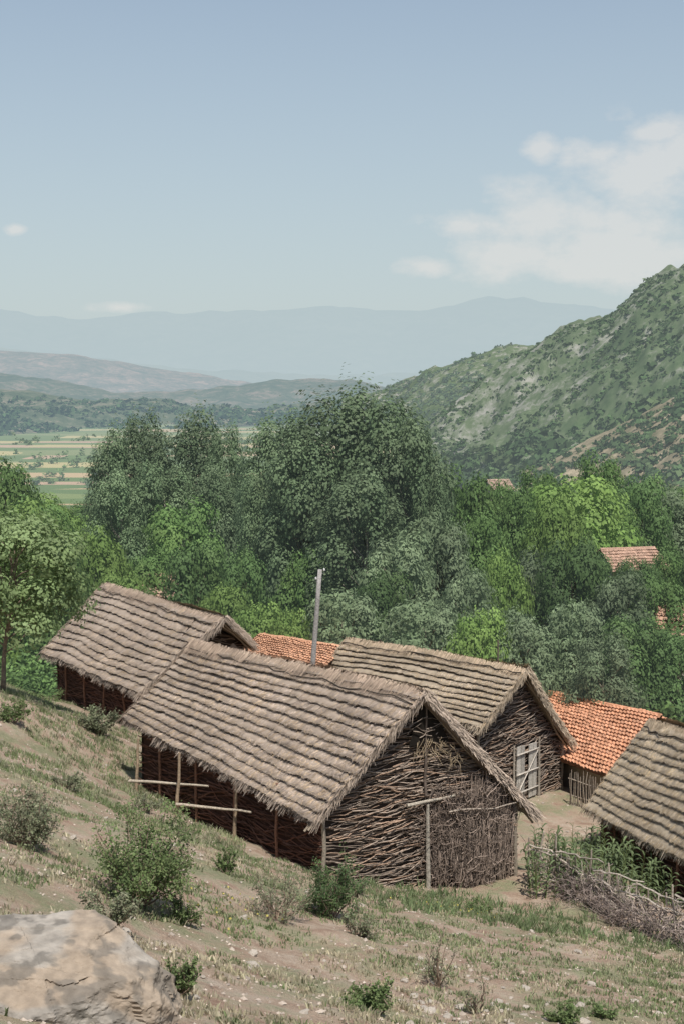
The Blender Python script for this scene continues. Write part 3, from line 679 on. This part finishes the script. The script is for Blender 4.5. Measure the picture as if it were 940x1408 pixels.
def corn_mesh():
    m=MB(); H=1.25; tube(m,[(0,0,0),(.01,0,H*.5),(0,.01,H)],[.016,.012,.006],5,(.16,.2,.07))
    for i in range(11):
        z=.1+i*.1; an=i*math.pi*.97+U(-.4,.4); L=U(.4,.6); t=np.linspace(0,1,7)
        r=t*L*.6; zz=z+L*.75*(t*1.1-t*t*.95); w=.028*np.sin(np.pi*(.1+.9*t)).clip(0)**.7+.002
        c=np.c_[r*math.cos(an),r*math.sin(an),zz]; sd=A([-math.sin(an),math.cos(an),.25])
        V=A([c-sd*w[:,None],c+sd*w[:,None]]); m.add(V,grid_faces(2,7),A((.16,.21,.10))*U(.7,1.25))
    return m.mesh("corn_plant",[M_LEAFN])
cm=[corn_mesh() for _ in range(3)]
for i in range(190):
    u=U(738,960); d=U(34.6,40.0); x=(u-470)/F*d; y=d+ .3
    o=thing("corn_plant","green maize plant with arching leaves behind fence","plant",(x,y,g1(x,y)-.02),"maize growing behind the brush fence",data=cm[i%3]); o.rotation_euler=(U(-.15,.15),U(-.15,.15),U(0,6)); k=U(.6,1.0); o.scale=(k,k,k)
# ---------------- near left tree
tr,crn=make_tree(5.2,4.6,44,14000,.125,.40,[(.205,.28,.12),(.23,.305,.14)],205,'round',(.10,.17),.075,(.2,.16,.12),spread=.2)
bp=P(4,925,44.5); e=thing("fruit_tree","small grey green fruit tree on dry grassy slope","tree",(bp[0],bp[1],g1(bp[0],bp[1])-.1))
hz_=(P(0,708,44.5)[2]-g1(bp[0],bp[1]))/5.2
e.scale=(1.2,1.2,hz_)
e.rotation_euler=(0,.10,0)
part("trunk",e,tr.mesh("trunk",[M_BARK],smooth=True)); part("crown",e,crn.mesh("crown",[M_LEAFN]))
# ---------------- shrubs
rng=np.random.default_rng(901)
def shrub(name,label,u,v,d,wpx,hpx,cols,nl=5000,leaf=.05,stems=22):
    p=P(u,v,d); x,y=p[0],p[1]; z=g1(x,y)-.03; Wm=wpx*d/F; H=hpx*d/F
    e=thing(name,label,"shrub",(x,y,z),"shrubs on the dry slope"); st=MB(); lf=MB(); tips=[]
    for i in range(stems):
        an=U(0,6.28); rr=U(.1,1)**.5*Wm*.5; hh=H*(1-.45*(rr/(Wm*.5))**2)*U(.5,1.15)
        t=np.linspace(0,1,6)[:,None]; q=A([math.cos(an)*rr*.12,math.sin(an)*rr*.12,0])*(1-t)+A([math.cos(an)*rr,math.sin(an)*rr,hh])*t
        q[1:-1]+=rng.normal(size=(4,3))*.03; tube(st,q,np.linspace(.014,.003,6),4,A((.2,.15,.11))*U(.7,1.3),False)
        for k in range(4):
            j=U(.35,.95); b=q[0]*(1-j)+q[-1]*j; c=b+nrm(rng.normal(size=3)+A([0,0,.6]))*H*U(.12,.28); tube(st,[b,(b+c)/2+rng.normal(size=3)*.01,c],[.005,.004,.002],3,(.2,.16,.12),False); tips.append((b,c))
        tips.append((q[2],q[-1])); tips.append((q[1],q[4]))
    st.v=[vv+A((x,y,z)) for vv in st.v]
    partmb("stem",e,st,[M_BARK])
    k=rng.integers(0,len(tips),nl); a=A([t[0] for t in tips])[k]; b=A([t[1] for t in tips])[k]; f=U(.1,1.08,(nl,1))
    c=a*(1-f)+b*f+rng.normal(size=(nl,3))*Wm*.028
    c[:,2]=np.maximum(c[:,2],.02)
    cb=A(cols)[k%len(cols)]*(.8+.4*((k*37)%11)/11)[:,None]
    leaves(lf,c+A([x,y,z]),rng.normal(size=(nl,3))*.6+A([0,-.2,.8]),U(.7,1.3,nl)*leaf,cb*U(.7,1.3,(nl,1)),.55)
    partmb("foliage",e,lf,[M_LEAFN])
    return e
G1c=[(.14,.195,.075),(.17,.22,.09),(.12,.17,.065)]
OL=[(.21,.225,.135),(.18,.21,.12),(.25,.25,.165)]
DK=[(.085,.135,.055),(.105,.16,.06)]
SH="dense green shrub growing on dry slope"
for a in [("shrub","large leafy green shrub on dry slope",190,1290,22,180,150,G1c,8500,.055,40),
 ("shrub","dark green juniper like shrub below the barn",455,1292,26.5,105,88,DK,6000,.048,34),
 ("shrub","small dark green bush on dry soil",512,1402,18,85,48,G1c,3000,.045,18),
 ("shrub","grey green dry bush on slope",35,1205,23.5,120,105,OL,4500,.05,30),
 ("shrub","dry brownish bush with sparse leaves",385,1300,25,110,70,OL,2200,.04,26),
 ("shrub","upright grey green shrub on slope",135,1030,44,70,48,OL,2500,.08,20),
 ("shrub","small green bush on slope",310,1225,28,34,44,G1c,1200,.05,10),
 ("shrub","leggy green shrub beside the rock",245,1375,15.5,60,80,G1c,1800,.04,14),
 ("shrub","low green bush at bottom of slope",775,1408,20,70,28,G1c,1600,.045,14),
 ("shrub","low green bush at bottom of slope",830,1402,21,50,24,G1c,1000,.045,12),
 ("shrub","pale green bush by barn wall",490,1222,31.5,60,36,OL,1500,.05,14),
 ("shrub",SH,20,1020,40,70,34,G1c,1600,.07,14),("shrub",SH,150,1335,19,110,60,OL,2400,.045,18),
 ("shrub","dry brownish bush with sparse leaves",495,1305,25,70,50,OL,1100,.04,16),("shrub",SH,655,1232,33,60,20,G1c,1200,.05,14),
 ("shrub",SH,60,955,50,70,22,G1c,900,.08,12),("shrub",SH,250,1270,22,70,45,G1c,1600,.045,14),
 ("shrub",SH,200,1105,35,60,26,OL,1000,.055,12),("shrub",SH,90,1085,34,60,24,OL,900,.055,12)]:
    shrub(*a)
shrub("dry_weed","tall bare dry weed stalks on slope",600,1372,22,60,85,OL,300,.04,12)
shrub("dry_weed","tall bare dry weed stalks on slope",655,1385,20,40,60,OL,160,.04,8)
# ---------------- rock
m=MB()
bm=bmesh.new(); bmesh.ops.create_icosphere(bm,subdivisions=7,radius=1)
V=[];
dirs=[nrm(A(d)) for d in [(.03,-.20,1),(1,-.12,.10),(.55,-.85,.12),(-.25,-1,.12),(.72,.5,.45),(-.5,-.35,.85),(.22,-.62,.8),(-.9,0,.3),(.1,1,.2),(.62,-.25,.85),(-.1,.5,.85),(.95,-.6,.45)]]
hs=[.50,.90,.80,.76,.72,.62,.60,.95,.8,.67,.58,.84]
D_=nrm(A([v.co[:] for v in bm.verts]))
den=D_@A(dirs).T; rr_=np.where(den>.05,A(hs)[None,:]/np.maximum(den,.05),9); rs=np.sort(rr_,axis=1); R0=np.minimum(rs[:,0],1.1)
for d,r in zip(D_,R0):
    q=Vector(d*r); n1=mn.fractal(q*1.3,1,2,3); n2=mn.fractal(q*5+Vector((3,1,2)),.8,2,7)
    cl_=mn.cell(Vector((q.x*2.2+q.y,q.y*2.2,q.z*5+n1*.8))); rd_=1-abs(mn.noise(q*3.1+Vector((9,2,4))))*2
    r=r*(1+.045*n1+.035*n2+.02*rd_+.022*(cl_-.5))
    V.append(d*r)
V=A(V)*A([1.5,1.25,1.0]); fcs=[[w.index for w in f.verts] for f in bm.faces]; bm.free()
rc=P(55,1330,12.6); V=V+A([rc[0]-.24,rc[1]+.3,-5.56])
nn=fbm(V[:,0]*2.2,V[:,1]*2.2+V[:,2]*2,5,4)[:,None]
c=A([.20,.18,.155])*(1-nn)+A([.36,.325,.28])*nn
k1=sstep(.5,.62,fbm(V[:,0]*1.3+7,V[:,2]*2.3+V[:,1],4,9))[:,None]*.6; c=c*(1-k1)+A([.30,.225,.155])*k1
k2=sstep(.50,.62,fbm(V[:,0]*6,V[:,1]*6+V[:,2]*4,4,19))[:,None]*.65; c=c*(1-k2)+A([.12,.11,.095])*k2
m.add(V,fcs,c); thing("boulder","large pale grey weathered boulder with tan stains","rock",(rc[0],rc[1],-5.4),data=m.mesh("boulder",[M_STONE],(rc[0],rc[1],-5.4),False))
def stone_mesh(seed):
    b=bmesh.new(); bmesh.ops.create_icosphere(b,subdivisions=2,radius=1); m=MB()
    V=A([A(v.co)*(1+.45*mn.noise(v.co*1.3+Vector((seed*7,0,0)))) for v in b.verts])*A([1,.8,.5]); m.add(V,[[w.index for w in f.verts] for f in b.faces],A((.42,.37,.31))*U(.8,1.1)); b.free(); return m
sm=[stone_mesh(i).mesh("stone",[M_STONE]) for i in range(5)]
for i in range(190):
    u=U(-20,960)
    y=U(13,46); x=(u-470)/F*y
    if i>130: u=rng.normal()*60+640; y=21+rng.normal()*1.5; x=(u-470)/F*y
    if c1['ln'][0]-6<x<c1['rn'][0]+.3 and y>33.5: continue
    s=U(.03,.10)*(1.4 if U(0,1)<.12 else 1)
    o=thing("stone","rough pale stone lying on dry soil","rock",(x,y,g1(x,y)+s*.1),"loose stones on the slope",data=sm[i%5]); o.scale=(s,s,s); o.rotation_euler=(U(-.3,.3),U(-.3,.3),U(0,6))
# gravel
rng=np.random.default_rng(33)
m=MB()
N=11000; y=U(11,50,N); x=(U(-40,980,N)-470)/F*y; keep=fbm(x*.5,y*.5,3,55)+U(-.1,.1,N)>.43; x=x[keep];y=y[keep]; z=gz(x,y)
oct_=A([(1,0,0),(0,1,0),(-1,0,0),(0,-1,0),(0,0,.7),(0,0,-.7)],dtype=float); of=A([[0,1,4],[1,2,4],[2,3,4],[3,0,4]])
n=len(x); s=U(.01,.036,n)*(1+(U(0,1,n)<.06)); an=U(0,6.28,n)
V=oct_[None]*s[:,None,None]*U(.6,1.3,(n,6,1)); Vx=V[...,0]*np.cos(an)[:,None]-V[...,1]*np.sin(an)[:,None]; Vy=V[...,0]*np.sin(an)[:,None]+V[...,1]*np.cos(an)[:,None]
V=np.stack([Vx+x[:,None],Vy+y[:,None],V[...,2]+z[:,None]],-1).reshape(-1,3)
m.add(V,(of[None]+np.arange(n)[:,None,None]*6).reshape(-1,3),np.repeat(A([[.46,.39,.325]])*U(.55,1.15,(n,1)),6,axis=0))
thing("gravel","pale loose gravel scattered on dry soil","gravel",data=m.mesh("gravel",[M_STONE]),kind="stuff")
def grass(name,label,N,yr,thr,blade,cols,nb,seed,ur=(-40,990),sx=.35):
    y=U(yr[0],yr[1],N); x=(U(ur[0],ur[1],N)-470)/F*y
    keep=fbm(x*sx,y*sx,4,seed)+U(-.06,.06,N)>thr; x=x[keep];y=y[keep]; n=len(x)
    a=U(0,6.28,(n,nb)); r=U(0,.16,(n,nb)); px=x[:,None]+r*np.cos(a); py=y[:,None]+r*np.sin(a); pz=gz(px,py)
    h=U(blade[0],blade[1],(n,nb))*U(.6,1.3,(n,1)); lx=U(-.6,.6,(n,nb))*h; ly=U(-.6,.6,(n,nb))*h; w=U(.006,.013,(n,nb))*1.3; w2=U(0,6.28,(n,nb))
    b=np.stack([px,py,pz-.01],-1).reshape(-1,3); wv=np.stack([np.cos(w2)*w,np.sin(w2)*w,0*w],-1).reshape(-1,3); tip=b+np.stack([lx,ly,h],-1).reshape(-1,3); mid=b*.5+tip*.5+A([0,0,.02])
    V=np.stack([b-wv,b+wv,mid+wv*.7,tip,mid-wv*.7],1).reshape(-1,3); k=len(b)
    col=A(cols)[rng.integers(0,len(cols),n)][:,None,:]*U(.7,1.3,(n,nb,1)); col=np.repeat(col.reshape(-1,3),5,axis=0)
    m=MB(); m.add(V,np.arange(5*k).reshape(k,5),col); thing(name,label,"grass",data=m.mesh(name,[M_GRASS]),kind="stuff")
grass("grass","short green grass tufts on dry slope",8500,(12,34.5),.535,(.03,.11),[(.19,.24,.11),(.23,.27,.14),(.27,.28,.17)],11,61,sx=.6)
grass("dry_grass","straw coloured dry grass on slope",6000,(12,34.5),.53,(.03,.10),[(.44,.39,.27),(.38,.35,.23),(.48,.43,.31)],8,71,sx=.6)
grass("grass","green grass beside the barns",4800,(33,54),.47,(.05,.17),[(.19,.24,.11),(.25,.27,.15),(.34,.33,.22)],11,81,(-60,330),sx=.6)
grass("weeds","leafy weeds along brush fence",600,(30,38),.45,(.08,.26),[(.16,.215,.10),(.19,.235,.12)],12,91,(500,960))
m=MB(); pts=[]
for (u,v,d,n) in ((335,1285,25,26),(625,1243,31.5,30),(300,1300,23,14),(650,1255,31,12)):
    c=P(u,v,d)
    for i in range(n):
        x=c[0]+rng.normal()*.45;y=c[1]+rng.normal()*.5; pts.append([x,y,g1(x,y)+U(.05,.18)])
pts=A(pts); leaves(m,pts,rng.normal(size=pts.shape)+A([0,-.5,1]),U(.03,.06,len(pts)),np.tile(A([[.5,.44,.12]]),(len(pts),1)),.9)
thing("wildflowers","small yellow wildflowers among dry grass","flowers",data=m.mesh("wildflowers",[M_LEAFN]),kind="stuff")
# ---------------- camera, light, world
sc=bpy.context.scene
cam=bpy.data.cameras.new("camera"); co=bpy.data.objects.new("camera",cam); COL.objects.link(co); sc.camera=co
cam.sensor_fit='VERTICAL'; cam.sensor_height=36; cam.sensor_width=24; cam.lens=50; cam.clip_end=90000; cam.clip_start=.1
co.location=(0,0,0); co.rotation_euler=(math.radians(90)-PT,0,0)
sd=nrm(A([.12,-.42,.90]))
sun=bpy.data.lights.new("sun",'SUN'); so=bpy.data.objects.new("sun",sun); COL.objects.link(so); sun.energy=5.0; sun.angle=math.radians(.5); sun.color=(1,.95,.88)
so.rotation_euler=Vector(sd).to_track_quat('Z','Y').to_euler()
w=bpy.data.worlds.new("World"); sc.world=w; w.use_nodes=True; nt=w.node_tree; N=nt.nodes; L=nt.links
for n in list(N): N.remove(n)
sky=N.new("ShaderNodeTexSky"); sky.sky_type='NISHITA'; sky.sun_disc=False; sky.sun_elevation=math.asin(sd[2]); sky.sun_rotation=math.atan2(sd[0],sd[1]); sky.dust_density=2; sky.altitude=700
tc=N.new("ShaderNodeTexCoord"); nv=N.new("ShaderNodeVectorMath"); nv.operation='NORMALIZE'; L.new(tc.outputs["Generated"],nv.inputs[0]); D=nv.outputs[0]
sx=N.new("ShaderNodeSeparateXYZ"); L.new(D,sx.inputs[0]); X_,Y_,Z_=sx.outputs
hz=maprange(N,L,Z_,-.02,.36,.95,.2)
c=mixc(N,L,hz,sky.outputs[0],(4.3,4.95,5.05))
mp=N.new("ShaderNodeMapping"); mp.inputs["Scale"].default_value=(1,1,1.7); L.new(D,mp.inputs[0])
n1=noise(N,L,mp.outputs[0],22,8,.6)
def blob(u,v,ru,rv):
    p=P(u,v,1.0); p=nrm(p); rx=ru/F; rz=rv/F
    a=mathn(N,L,'DIVIDE',mathn(N,L,'SUBTRACT',X_,float(p[0])),rx); b=mathn(N,L,'DIVIDE',mathn(N,L,'SUBTRACT',Z_,float(p[2])),rz)
    r=mathn(N,L,'SQRT',mathn(N,L,'ADD',mathn(N,L,'MULTIPLY',a,a),mathn(N,L,'MULTIPLY',b,b)))
    f=maprange(N,L,r,0,1.3,1,0)
    return mathn(N,L,'MULTIPLY',f,maprange(N,L,Y_,0,.2))
tot=None
for t in [(880,240,110,75),(760,300,150,55),(650,310,75,30),(745,205,30,22),(590,365,60,18),(850,350,180,60),(960,210,90,60),(22,315,18,9),(170,423,45,11),(690,350,120,40),(1150,280,200,120),(820,210,60,28),(890,185,60,20)]:
    b=blob(*t); tot=b if tot is None else mathn(N,L,'MAXIMUM',tot,b)
cl=mathn(N,L,'ADD',tot,mathn(N,L,'MULTIPLY',mathn(N,L,'SUBTRACT',n1,.5),2.0))
cf=maprange(N,L,cl,.25,.8,0,.58)
cf=mathn(N,L,'MULTIPLY',cf,maprange(N,L,tot,.0,.25))
c=mixc(N,L,cf,c,(6.3,6.15,5.9))
bg=N.new("ShaderNodeBackground"); bg.inputs[1].default_value=.124; L.new(c,bg.inputs[0])
wo=N.new("ShaderNodeOutputWorld"); L.new(bg.outputs[0],wo.inputs[0])
sc.view_settings.view_transform='Standard'; sc.view_settings.look='None'; sc.view_settings.exposure=0
